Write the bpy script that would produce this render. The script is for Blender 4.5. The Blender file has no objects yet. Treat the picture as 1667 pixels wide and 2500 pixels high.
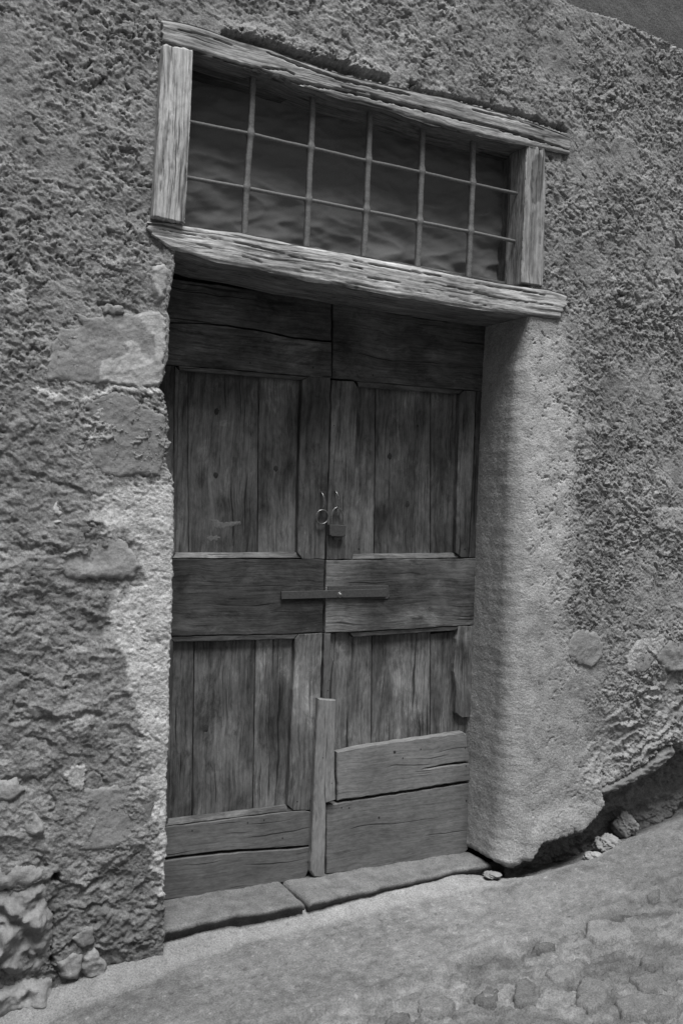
import bpy, math, random
import numpy as np
from mathutils import Matrix, Vector

# ------------------------------------------------------------------ scene, camera, light
S = bpy.context.scene
C = S.collection
random.seed(7)
F = 2430.0                                  # focal length in pixels of the 1667 x 2500 photograph (35 mm)
RT = np.array([0.88187152, -0.47031711, 0.03323303])
UP = np.array([-0.02802833, 0.01806687, 0.99944385])
FW = np.array([0.47065595, 0.88231253, -0.00275046])
EYE = np.array([0.0, -3.0, 1.4])
cam = bpy.data.cameras.new('camera')
cam.sensor_fit = 'VERTICAL'; cam.sensor_height = 36.0; cam.lens = F / 2500 * 36.0
cam.clip_start = 0.05; cam.clip_end = 500
co = bpy.data.objects.new('camera', cam); C.objects.link(co)
M = Matrix([list(RT) + [0], list(UP) + [0], list(-FW) + [0], [0, 0, 0, 1]]).transposed()
M.translation = Vector(EYE)
co.matrix_world = M
S.camera = co

SUN_EL, SUN_AZ, SKY_STR, SUN_STR, SUN_ANGLE = 68.0, -9.0, 0.052, 4.7, 28.0
EXPOSURE = 0.26
W = bpy.data.worlds.new('World'); S.world = W; W.use_nodes = True
nt = W.node_tree; nt.nodes.clear()
sky = nt.nodes.new('ShaderNodeTexSky'); sky.sky_type = 'NISHITA'; sky.sun_disc = False
sky.sun_elevation = math.radians(SUN_EL)
sd = Vector((math.sin(math.radians(SUN_AZ)) * math.cos(math.radians(SUN_EL)),
             -math.cos(math.radians(SUN_AZ)) * math.cos(math.radians(SUN_EL)), math.sin(math.radians(SUN_EL))))
sky.sun_rotation = math.atan2(sd.x, sd.y)
sky.dust_density = 4.0
hs = nt.nodes.new('ShaderNodeHueSaturation'); hs.inputs['Saturation'].default_value = 0.0
bg = nt.nodes.new('ShaderNodeBackground'); bg.inputs['Strength'].default_value = SKY_STR
ow = nt.nodes.new('ShaderNodeOutputWorld')
nt.links.new(sky.outputs[0], hs.inputs['Color']); nt.links.new(hs.outputs[0], bg.inputs[0]); nt.links.new(bg.outputs[0], ow.inputs[0])
sl = bpy.data.lights.new('sun', 'SUN'); sl.energy = SUN_STR; sl.angle = math.radians(SUN_ANGLE); sl.color = (1, 1, 1)
so = bpy.data.objects.new('sun', sl); C.objects.link(so)
so.rotation_euler = (-sd).to_track_quat('-Z', 'Y').to_euler()
so.location = (1.5, -3, 6)
S.view_settings.view_transform = 'Standard'; S.view_settings.look = 'None'
S.view_settings.exposure = EXPOSURE; S.view_settings.gamma = 1
S.view_settings.use_curve_mapping = False
S.render.engine = 'CYCLES'

# ------------------------------------------------------------------ measuring helpers
def _ray(px, py):
    return RT * (px - 833.5) / F - UP * (py - 1250) / F + FW
def PY(px, py, y):
    """world (x, z) of a traced point on the vertical plane at depth y"""
    d = _ray(px, py); p = EYE + d * (y - EYE[1]) / d[1]
    return (p[0], p[2])
def PP(pts, y):
    return np.array([PY(a, b, y) for a, b in pts])

# ground height: profile along the wall foot, falling gently towards the street
GX = [-3, .45, .67, .83, 1.0, 1.15, 1.6, 2.1, 2.3, 2.58, 2.9, 3.21, 3.8, 6]
GZ = [-.8, -.13, -.090, -.062, -.050, -.042, -.022, -.002, .010, .045, .09, .145, .25, .6]
def gbase(x, y):
    return np.interp(x, GX, GZ) + 0.07 * np.minimum(y, 0.1)
def PG(px, py):
    """world (x, y) of a traced point on the ground"""
    d = _ray(px, py); z = 0.0
    for _ in range(30):
        p = EYE + d * (z - EYE[2]) / d[2]; z = 0.5 * z + 0.5 * float(gbase(p[0], p[1]))
    return (p[0], p[1])

# ------------------------------------------------------------------ noise
def _hash(ix, iy, seed):
    h = (ix.astype(np.int64) * 374761393 + iy.astype(np.int64) * 668265263 + seed * 982451653) & 0xffffffff
    h = ((h ^ (h >> 13)) * 1274126177) & 0xffffffff
    h = ((h ^ (h >> 16)) * 2246822519) & 0xffffffff
    return (h ^ (h >> 15)) & 0xffff
def perlin(x, y, seed=0):
    x, y = np.broadcast_arrays(np.asarray(x, float), np.asarray(y, float))
    ix = np.floor(x); iy = np.floor(y); fx = x - ix; fy = y - iy
    u = fx * fx * fx * (fx * (fx * 6 - 15) + 10); v = fy * fy * fy * (fy * (fy * 6 - 15) + 10)
    def g(a, b):
        t = _hash(ix + a, iy + b, seed) * (2 * math.pi / 65536)
        return np.cos(t) * (fx - a) + np.sin(t) * (fy - b)
    n00, n10, n01, n11 = g(0, 0), g(1, 0), g(0, 1), g(1, 1)
    return 1.5 * ((n00 * (1 - u) + n10 * u) * (1 - v) + (n01 * (1 - u) + n11 * u) * v)
def fbm(x, y, seed=0, oct=4, gain=.5):
    s = 0; a = 1; f = 1
    for i in range(oct):
        s = s + a * perlin(x * f, y * f, seed + i * 17); a *= gain; f *= 2.03
    return s
def worley(x, y, seed=0):
    ix = np.floor(x); iy = np.floor(y); best = np.full(np.shape(x), 9.0)
    for a in (-1, 0, 1):
        for b in (-1, 0, 1):
            h1 = _hash(ix + a, iy + b, seed) / 65536.; h2 = _hash(ix + a, iy + b, seed + 99) / 65536.
            best = np.minimum(best, (ix + a + h1 - x) ** 2 + (iy + b + h2 - y) ** 2)
    return np.sqrt(best)
def worley2(x, y, seed=0):
    ix = np.floor(x); iy = np.floor(y); b1 = np.full(np.shape(x), 9.0); b2 = b1.copy(); cid = b1.copy()
    for a in (-1, 0, 1):
        for b in (-1, 0, 1):
            h1 = _hash(ix + a, iy + b, seed) / 65536.; h2 = _hash(ix + a, iy + b, seed + 99) / 65536.
            d = np.sqrt((ix + a + h1 - x) ** 2 + (iy + b + h2 - y) ** 2); n = d < b1
            b2 = np.where(n, b1, np.minimum(b2, d)); cid = np.where(n, (h1 * 7.3 + h2 * 3.1) % 1, cid); b1 = np.where(n, d, b1)
    return b1, b2, cid
def sstep(a, b, t):
    t = np.clip((t - a) / (b - a), 0, 1); return t * t * (3 - 2 * t)
def sdist(x, y, poly):
    """signed distance to a polygon, positive inside"""
    poly = np.asarray(poly); x = np.asarray(x, float); y = np.asarray(y, float)
    d = np.full(x.shape, 1e9); ins = np.zeros(x.shape, bool); n = len(poly)
    for i in range(n):
        x1, y1 = poly[i]; x2, y2 = poly[(i + 1) % n]
        ex, ey = x2 - x1, y2 - y1; L = ex * ex + ey * ey + 1e-12
        t = np.clip(((x - x1) * ex + (y - y1) * ey) / L, 0, 1)
        d = np.minimum(d, (x - x1 - t * ex) ** 2 + (y - y1 - t * ey) ** 2)
        c = ((y1 > y) != (y2 > y)) & (x < (x2 - x1) * (y - y1) / (y2 - y1 + 1e-12) + x1)
        ins ^= c
    return np.where(ins, 1, -1) * np.sqrt(d)
def ldist(x, y, line):
    """distance to an open polyline"""
    d = np.full(np.shape(x), 1e9)
    for (x1, y1), (x2, y2) in zip(line[:-1], line[1:]):
        ex, ey = x2 - x1, y2 - y1; L = ex * ex + ey * ey + 1e-12
        t = np.clip(((x - x1) * ex + (y - y1) * ey) / L, 0, 1)
        d = np.minimum(d, (x - x1 - t * ex) ** 2 + (y - y1 - t * ey) ** 2)
    return np.sqrt(d)

# ------------------------------------------------------------------ mesh helpers
def mesh(name, verts, faces, smooth=False):
    me = bpy.data.meshes.new(name)
    verts = np.asarray(verts, np.float32)
    if isinstance(faces, np.ndarray):
        k = faces.shape[1]; n = len(faces)
        me.vertices.add(len(verts)); me.vertices.foreach_set('co', verts.ravel())
        me.loops.add(n * k); me.loops.foreach_set('vertex_index', faces.astype(np.int32).ravel())
        me.polygons.add(n); me.polygons.foreach_set('loop_start', np.arange(0, n * k, k, dtype=np.int32))
        me.polygons.foreach_set('loop_total', np.full(n, k, np.int32))
        me.update(calc_edges=True)
    else:
        me.from_pydata([tuple(map(float, v)) for v in verts], [], faces); me.update()
    if smooth:
        me.polygons.foreach_set('use_smooth', np.ones(len(me.polygons), bool))
    me.validate()
    return me
def link(name, me, mat, parent=None, col=None):
    o = bpy.data.objects.new(name, me); C.objects.link(o)
    me.materials.append(mat)
    if parent is not None:
        o.parent = parent
        b = parent
        while b is not None:                    # parents are never rotated: subtract their places
            o.location = o.location - b.location; b = b.parent
    if col is not None: o.color = (col, col, col, 1)
    return o
def centred(name, verts, faces, mat, parent=None, col=None, smooth=False):
    verts = np.asarray(verts, float); c = (verts.min(0) + verts.max(0)) / 2
    me = mesh(name, verts - c, faces, smooth)
    o = bpy.data.objects.new(name, me); C.objects.link(o); me.materials.append(mat)
    o.location = Vector(c)
    b = parent
    if parent is not None: o.parent = parent
    while b is not None:
        o.location = o.location - b.location; b = b.parent
    if col is not None: o.color = (col, col, col, 1)
    return o
def thing(name, loc, label, cat, group=None):
    o = bpy.data.objects.new(name, None); C.objects.link(o); o.location = loc; o.empty_display_size = .1
    o['label'] = label; o['category'] = cat
    if group: o['group'] = group
    return o
def set_albedo(me, a):
    at = me.color_attributes.new('albedo', 'FLOAT_COLOR', 'POINT')
    a = np.asarray(a, np.float32).ravel(); c = np.ones((len(a), 4), np.float32); c[:, :3] = a[:, None]
    at.data.foreach_set('color', c.ravel())
def gridfaces(nu, nv, keep=None, off=0):
    i = np.arange(nu * nv).reshape(nu, nv)
    f = np.stack([i[:-1, :-1], i[1:, :-1], i[1:, 1:], i[:-1, 1:]], -1)
    if keep is not None: f = f[keep]
    return f.reshape(-1, 4) + off

# ------------------------------------------------------------------ materials
def newmat(name):
    m = bpy.data.materials.new(name); m.use_nodes = True; t = m.node_tree; t.nodes.clear()
    out = t.nodes.new('ShaderNodeOutputMaterial'); b = t.nodes.new('ShaderNodeBsdfPrincipled')
    t.links.new(b.outputs[0], out.inputs[0]); b.inputs['Specular IOR Level'].default_value = .2
    return m, t, b
def N(t, kind, **kw):
    n = t.nodes.new(kind)
    for k, v in kw.items():
        if k.startswith('i_'): n.inputs[k[2:].replace('_', ' ')].default_value = v
        else: setattr(n, k, v)
    return n
def ramp(t, src, stops):
    r = t.nodes.new('ShaderNodeValToRGB'); e = r.color_ramp.elements
    while len(e) < len(stops): e.new(.5)
    for q, (p, v) in zip(e, stops): q.position = p; q.color = (v, v, v, 1)
    t.links.new(src, r.inputs[0]); return r.outputs[0]
def math_(t, op, a, b=None):
    n = t.nodes.new('ShaderNodeMath'); n.operation = op
    for i, v in enumerate((a, b)):
        if v is None: continue
        if isinstance(v, (int, float)): n.inputs[i].default_value = v
        else: t.links.new(v, n.inputs[i])
    return n.outputs[0]
def mul(t, a, b):
    return math_(t, 'MULTIPLY', a, b)
def plaster_mat(name, grain=260., bump=.0016, contrast=.5, rough=1.0):
    m, t, b = newmat(name)
    tc = N(t, 'ShaderNodeTexCoord'); at = N(t, 'ShaderNodeAttribute', attribute_name='albedo')
    n1 = N(t, 'ShaderNodeTexNoise', i_Scale=grain, i_Detail=5., i_Roughness=.65)
    n2 = N(t, 'ShaderNodeTexNoise', i_Scale=grain / 7, i_Detail=6., i_Roughness=.7)
    n3 = N(t, 'ShaderNodeTexVoronoi', i_Scale=75.)
    for n in (n1, n2, n3): t.links.new(tc.outputs['Object'], n.inputs['Vector'])
    a = ramp(t, n1.outputs[0], [(.25, 1 - contrast), (.5, 1.), (.75, 1 + contrast * .8)])
    c = ramp(t, n2.outputs[0], [(.3, 1 - contrast * .4), (.5, 1.), (.72, 1 + contrast * .3)])
    sp = ramp(t, n3.outputs['Distance'], [(.0, 1.9), (.09, 1.6), (.13, 1.), (1, 1.)])     # pale grit
    sel = ramp(t, N_color_r(t, n3), [(0, 0.), (.955, 0.), (.965, 1.)])
    spk = math_(t, 'ADD', mul(t, math_(t, 'SUBTRACT', sp, 1.), sel), 1.)
    v = mul(t, mul(t, mul(t, a, c), spk), at.outputs['Fac'])
    t.links.new(v, b.inputs['Base Color']); b.inputs['Roughness'].default_value = rough
    b.inputs['Specular IOR Level'].default_value = .1
    bp = N(t, 'ShaderNodeBump', i_Strength=1., i_Distance=bump)
    n4 = N(t, 'ShaderNodeTexNoise', i_Scale=grain / 2.6, i_Detail=5., i_Roughness=.75); t.links.new(tc.outputs['Object'], n4.inputs['Vector'])
    h = math_(t, 'ADD', n1.outputs[0], math_(t, 'ADD', mul(t, n2.outputs[0], 2.5), mul(t, n4.outputs[0], 2.6)))
    t.links.new(h, bp.inputs['Height']); t.links.new(bp.outputs[0], b.inputs['Normal'])
    return m
def N_color_r(t, n):
    s = t.nodes.new('ShaderNodeSeparateColor'); t.links.new(n.outputs['Color'], s.inputs[0]); return s.outputs[0]
def wood_mat(name, vertical, lo, hi, stain=.5, grain=.5, bump=.0015, streak=1.0, attr=False):
    """weathered wood; fibres run along local Z (vertical) or X; the object's colour tints each board"""
    m, t, b = newmat(name)
    tc = N(t, 'ShaderNodeTexCoord'); oi = N(t, 'ShaderNodeObjectInfo')
    off = N(t, 'ShaderNodeVectorMath', operation='MULTIPLY_ADD')
    cmb = N(t, 'ShaderNodeCombineXYZ')
    for i in range(3): t.links.new(oi.outputs['Random'], cmb.inputs[i])
    t.links.new(cmb.outputs[0], off.inputs[0]); off.inputs[1].default_value = (37., 91., 53.)
    t.links.new(tc.outputs['Object'], off.inputs[2])
    wp = N(t, 'ShaderNodeTexNoise', i_Scale=5., i_Detail=2.)         # slow wander of the fibres
    t.links.new(off.outputs[0], wp.inputs['Vector'])
    wv = N(t, 'ShaderNodeVectorMath', operation='MULTIPLY_ADD'); t.links.new(wp.outputs['Color'], wv.inputs[0])
    wv.inputs[1].default_value = (.035, 0, 0) if vertical else (0, 0, .035); t.links.new(off.outputs[0], wv.inputs[2])
    def scaled(across, along):
        mp = N(t, 'ShaderNodeMapping')
        mp.inputs['Scale'].default_value = (across, across, along) if vertical else (along, across, across)
        t.links.new(wv.outputs[0], mp.inputs['Vector']); return mp.outputs[0]
    g1 = N(t, 'ShaderNodeTexNoise', i_Scale=1., i_Detail=4., i_Roughness=.6); t.links.new(scaled(150, 5), g1.inputs['Vector'])
    g2 = N(t, 'ShaderNodeTexNoise', i_Scale=1., i_Detail=3., i_Roughness=.6); t.links.new(scaled(42, 1.7), g2.inputs['Vector'])
    s1 = N(t, 'ShaderNodeTexNoise', i_Scale=1., i_Detail=8., i_Roughness=.70, i_Distortion=.15); t.links.new(scaled(11, 3.0), s1.inputs['Vector'])
    s2 = N(t, 'ShaderNodeTexNoise', i_Scale=3.2, i_Detail=4.); t.links.new(off.outputs[0], s2.inputs['Vector'])
    dz = N(t, 'ShaderNodeTexNoise', i_Scale=90., i_Detail=6., i_Roughness=.7); t.links.new(scaled(1, .35), dz.inputs['Vector'])
    sv = ramp(t, s1.outputs[0], [(.32, lo), (.5, (lo * .40 + hi * .60)), (.70, hi)])
    s3 = N(t, 'ShaderNodeTexNoise', i_Scale=17., i_Detail=10., i_Roughness=.72); t.links.new(scaled(1, .55), s3.inputs['Vector'])
    s5 = N(t, 'ShaderNodeTexNoise', i_Scale=7., i_Detail=12., i_Roughness=.78, i_Distortion=.6); t.links.new(scaled(1, .5), s5.inputs['Vector'])
    sv = mul(t, sv, ramp(t, s5.outputs[0], [(.36, 1 - stain * .75), (.44, 1.), (.56, 1.), (.62, 1 + stain * .8)]))
    sv = mul(t, sv, ramp(t, s3.outputs[0], [(.30, 1 - stain), (.46, 1.), (.58, 1.05), (.70, 1 + stain * .9)]))
    sv2 = ramp(t, s2.outputs[0], [(.3, 1 - stain), (.65, 1 + stain * .5)])
    gv = ramp(t, g1.outputs[0], [(.3, 1 - grain), (.5, 1.), (.7, 1 + grain * .5)])
    gv2 = ramp(t, g2.outputs[0], [(.3, 1 - grain * .4 * streak), (.48, 1.), (.7, 1 + grain * .2)])
    g3 = N(t, 'ShaderNodeTexNoise', i_Scale=1., i_Detail=5., i_Roughness=.75); t.links.new(scaled(75, 6.), g3.inputs['Vector'])
    gv = mul(t, gv, ramp(t, g3.outputs[0], [(.34, 1 - grain * 1.1), (.47, 1.), (.62, 1.), (.72, 1 + grain * .6)]))
    g4 = N(t, 'ShaderNodeTexNoise', i_Scale=1., i_Detail=2., i_Roughness=.5); t.links.new(scaled(85, 2.2), g4.inputs['Vector'])
    fis = ramp(t, g4.outputs[0], [(.30, .30), (.345, 1.)]); gv = mul(t, gv, fis)
    dv = ramp(t, dz.outputs[0], [(.3, .72), (.5, 1.), (.75, 1.3)])
    s = t.nodes.new('ShaderNodeSeparateColor'); t.links.new(oi.outputs['Color'], s.inputs[0])
    v = mul(t, mul(t, mul(t, sv, sv2), mul(t, gv, gv2)), mul(t, dv, s.outputs[0]))
    if attr:
        at = N(t, 'ShaderNodeAttribute', attribute_name='albedo'); v = mul(t, v, at.outputs['Fac'])
    t.links.new(v, b.inputs['Base Color']); b.inputs['Roughness'].default_value = .85
    bp = N(t, 'ShaderNodeBump', i_Strength=1., i_Distance=bump)
    h = math_(t, 'ADD', mul(t, g1.outputs[0], 1.), math_(t, 'ADD', mul(t, g2.outputs[0], 1.2), math_(t, 'ADD', mul(t, dz.outputs[0], .5), mul(t, fis, 1.2))))
    t.links.new(h, bp.inputs['Height']); t.links.new(bp.outputs[0], b.inputs['Normal'])
    return m
def simple_mat(name, lo, hi, scale=120., rough=.6, metal=0., bump=.0006, spec=.4):
    m, t, b = newmat(name); tc = N(t, 'ShaderNodeTexCoord')
    n = N(t, 'ShaderNodeTexNoise', i_Scale=scale, i_Detail=6., i_Roughness=.65); t.links.new(tc.outputs['Object'], n.inputs['Vector'])
    t.links.new(ramp(t, n.outputs[0], [(.3, lo), (.7, hi)]), b.inputs['Base Color'])
    b.inputs['Roughness'].default_value = rough; b.inputs['Metallic'].default_value = metal
    b.inputs['Specular IOR Level'].default_value = spec
    bp = N(t, 'ShaderNodeBump', i_Strength=1., i_Distance=bump); t.links.new(n.outputs[0], bp.inputs['Height'])
    t.links.new(bp.outputs[0], b.inputs['Normal']); return m
M_plaster = plaster_mat('lime_plaster', 160., .0018, .52)
M_stone = plaster_mat('field_stone', 140., .0012, .30, .9)
M_ground = plaster_mat('street_concrete', 190., .0016, .55, .95)
M_beam = wood_mat('silvered_beam', False, .19, .37, .25, .55, .0020, attr=True)
M_post = wood_mat('silvered_post', True, .22, .38, .2, .6, .0014, attr=True)
M_dv = wood_mat('door_wood_upright', True, .036, .122, .60, .42, .0013)
M_dh = wood_mat('door_wood_level', False, .034, .114, .60, .44, .0013)
M_nv = wood_mat('newer_wood_upright', True, .13, .17, .16, .18, .0006)
M_nh = wood_mat('newer_wood_level', False, .105, .14, .2, .20, .0008)
M_iron = simple_mat('rusty_iron', .07, .14, 150., .75, .0, .0008)
M_lock = simple_mat('dark_iron', .030, .060, 150., .7, .0, .0008)
M_bright = simple_mat('worn_steel', .10, .30, 200., .35, .8, .0003, .5)
M_dark = simple_mat('dark_gap', .006, .01, 20., 1.)
M_cloth = simple_mat('dark_cloth', .10, .135, 300., .9, 0, .0004, .2)
M_smear = simple_mat('plaster_smear', .08, .16, 90., .95, 0, .0006, .1)

# ------------------------------------------------------------------ the wall
REV = .27                                    # depth of the door reveal
edgeL = [(450, 100), (440, 300), (430, 560), (418, 622), (416, 662), (409, 700), (404, 738), (399, 755), (408, 774), (404, 860),
         (396, 923), (384, 946), (392, 962), (399, 985), (405, 1019), (403, 1083), (400, 1134), (411, 1158), (418, 1182), (417, 1300),
         (415, 1400), (412, 1500), (410, 1600), (407, 1700), (404, 1800), (401, 1900), (400, 2000), (397, 2100), (395, 2200), (392, 2320), (388, 2450)]
eL = PP(edgeL, 0.0); eL = eL[np.argsort(eL[:, 1])]
def xl(z): return np.interp(z, eL[:, 1], eL[:, 0]) + .0025 * perlin(z * 60, 3., 5) + .002 * perlin(z * 140, 7., 6)
edgeR = [(1300, 420), (1300, 640), (1296, 700), (1290, 770), (1276, 900), (1263, 1100), (1257, 1360), (1250, 1700), (1244, 1900), (1238, 2100), (1230, 2200)]
eR = PP(edgeR, 0.0); eR = eR[np.argsort(eR[:, 1])]
def xr(z): return np.interp(z, eR[:, 1], eR[:, 0]) + .0015 * perlin(z * 30, 1., 8)
ZT = 0.5 * (PY(900, 210, 0)[1] + PY(900, 255, 0)[1])      # top of the hole, behind the upper beam
ZLIN = PY(1290, 760, 0)[1]

pg = {}                                      # traced regions of the wall face
def reg(name, pts, y=0.): pg[name] = PP(pts, y)
reg('smoothR', [(1240, 740), (1400, 790), (1385, 900), (1420, 1050), (1400, 1200), (1390, 1380), (1370, 1500), (1410, 1700), (1450, 1760), (1490, 1900), (1470, 1960), (1420, 2035), (1330, 2060), (1290, 2110), (1100, 2150), (1100, 740)])
reg('smoothR2', [(1100, 1400), (1370, 1480), (1400, 1640), (1520, 1700), (1480, 1920), (1500, 2100), (1100, 2150)])
reg('limeL', [(500, 1150), (330, 1165), (245, 1180), (222, 1230), (240, 1290), (310, 1300), (345, 1390), (330, 1425), (270, 1440), (250, 1560), (300, 1600), (325, 1700), (345, 1860), (375, 1900), (378, 2200), (500, 2200)])
reg('lowL', [(-300, 950), (150, 940), (230, 1120), (330, 1170), (500, 1200), (500, 2600), (-300, 2600)])
reg('dampL', [(-300, 2040), (180, 2090), (380, 2080), (500, 2050), (500, 2700), (-300, 2700)])
reg('corner', [(1385, -300), (1385, 5), (1440, 28), (1500, 42), (1545, 64), (1600, 88), (1667, 120), (1900, 230), (2400, 500), (2400, -300)])
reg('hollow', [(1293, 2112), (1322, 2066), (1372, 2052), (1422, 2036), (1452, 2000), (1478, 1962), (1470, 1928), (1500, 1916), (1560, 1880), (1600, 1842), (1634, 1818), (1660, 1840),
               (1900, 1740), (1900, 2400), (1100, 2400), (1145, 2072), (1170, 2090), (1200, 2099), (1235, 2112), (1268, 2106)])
reg('strata', [(1440, 1840), (1500, 1740), (1560, 1690), (1640, 1620), (1800, 1560), (1900, 1740), (1634, 1818), (1560, 1880), (1470, 1928), (1430, 1900)])
reg('capR', [(960, 40), (1060, 50), (1070, 95), (1000, 190), (870, 140), (880, 100)])
reg('whiteM', [(1530, 1640), (1527, 1600), (1560, 1560), (1600, 1545), (1618, 1560), (1605, 1612), (1585, 1590), (1560, 1600), (1556, 1640)])
reg('whiteL1', [(60, 942), (120, 950), (165, 975), (192, 988), (160, 985), (115, 972), (80, 950)])
reg('whiteL2', [(192, 970), (240, 960), (280, 940), (395, 950), (380, 965), (330, 960), (282, 953), (235, 975), (195, 988)])
reg('patchL', [(20, 720), (60, 700), (72, 750), (50, 768), (20, 765)])
reg('pale1', [(155, 1890), (185, 1865), (212, 1870), (210, 1905), (200, 1932), (165, 1918)])
reg('flatR', [(1600, 1240), (1700, 1240), (1700, 1310), (1600, 1290)])
lip = PP([(560, 78), (640, 92), (720, 120), (834, 150), (930, 185)], 0.)
cracks = [(PP(p, 0.), w, d) for p, w, d in [
    ([(550, 88), (640, 112), (740, 142), (834, 168), (940, 196)], .014, .045), ([(1000, 216), (1160, 250), (1290, 288), (1380, 318)], .008, .025),
   
    ([(30, 860), (60, 866)], .004, .006), ([(60, 1155), (100, 1165), (190, 1198)], .010, .014), ([(30, 1215), (110, 1230), (130, 1250)], .004, .004),
    ([(25, 1275), (50, 1300), (70, 1325), (110, 1340)], .006, .010), ([(30, 1330), (90, 1345), (135, 1350), (170, 1345)], .010, .015),
    ([(90, 1545), (110, 1565)], .006, .012), ([(30, 1640), (90, 1660), (140, 1675), (205, 1700)], .006, .012),
    ([(30, 1760), (100, 1758), (170, 1755), (240, 1735)], .008, .014), ([(60, 2110), (100, 2095), (112, 2110), (70, 2115)], .007, .025),
    ([(24, 2190), (70, 2178), (110, 2160)], .006, .02), ([(129, 2230), (128, 2290), (124, 2360)], .004, .03), ([(126, 2350), (150, 2388), (190, 2402)], .006, .03),
    ([(250, 2330), (310, 2300), (380, 2290)], .004, .01), ([(200, 2100), (270, 2080), (370, 2060)], .004, .008), ([(1300, 1830), (1420, 1815), (1480, 1800)], .002, .003),
    ([(1500, 1345), (1590, 1342), (1640, 1320)], .006, .010), ([(1350, 1000), (1348, 1080), (1345, 1110)], .0015, .004),
    ([(1365, 845), (1363, 905)], .0015, .004), ([(250, 745), (310, 750), (330, 760)], .010, .018), ([(250, 555), (330, 590)], .006, .010)]]
holes = [(PY(a, b, 0.), r, d) for a, b, r, d in [(137, 2142, .016, .07), (1004, 204, .014, .05), (162, 1680, .004, .015), (1370, 312, .02, .03), (1345, 385, .014, .02),
         (1300, 770, .003, .01), (1455, 1140, .010, .015), (1580, 560, .012, .015), (1385, 2105, .0, .0)]]
# slanting runs of harder mortar on the right
def crag(s, z):
    """rough-cast relief, roughly -1..1, from metres"""
    wx = s + .02 * perlin(s * 14, z * 14, 91); wz = z + .02 * perlin(s * 14 + 9, z * 14, 92)
    k = sstep(1.9, 2.6, s + .25 * perlin(s * 2, z * 2, 19))  # on the right the trowel ran down to the right
    def layer(ang, sq, sd):
        ca, sa = math.cos(ang), math.sin(ang)
        a = wx * ca + wz * sa; b = (-wx * sa + wz * ca) * sq
        ja = a + .014 * fbm(a * 38, b * 38, sd + 3, 3, .6); jb = b + .014 * fbm(a * 38 + 3, b * 38, sd + 4, 3, .6)
        n1 = perlin(ja / .085, jb / .085, sd + 11); n2 = fbm(ja / .028, jb / .028, sd + 12, 4, .70)
        big = fbm(ja / .031, jb / .031, sd + 15, 5, .70); p1 = np.minimum(1.1, np.maximum(0, big - .34) * 1.5)
        lum = np.maximum(0, fbm(ja / .026, jb / .026, sd + 16, 4, .6) - .1)
        return .30 * n1 + .50 * n2 + .55 * lum - 1.25 * p1
    act = np.clip(.78 + .75 * fbm(wx * 3.4, wz * 3.4, 18, 3), .18, 1.5)
    return act * (layer(-.28, 1.25, 0) * (1 - k) + layer(-.80, 1.35, 200) * k)
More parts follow.
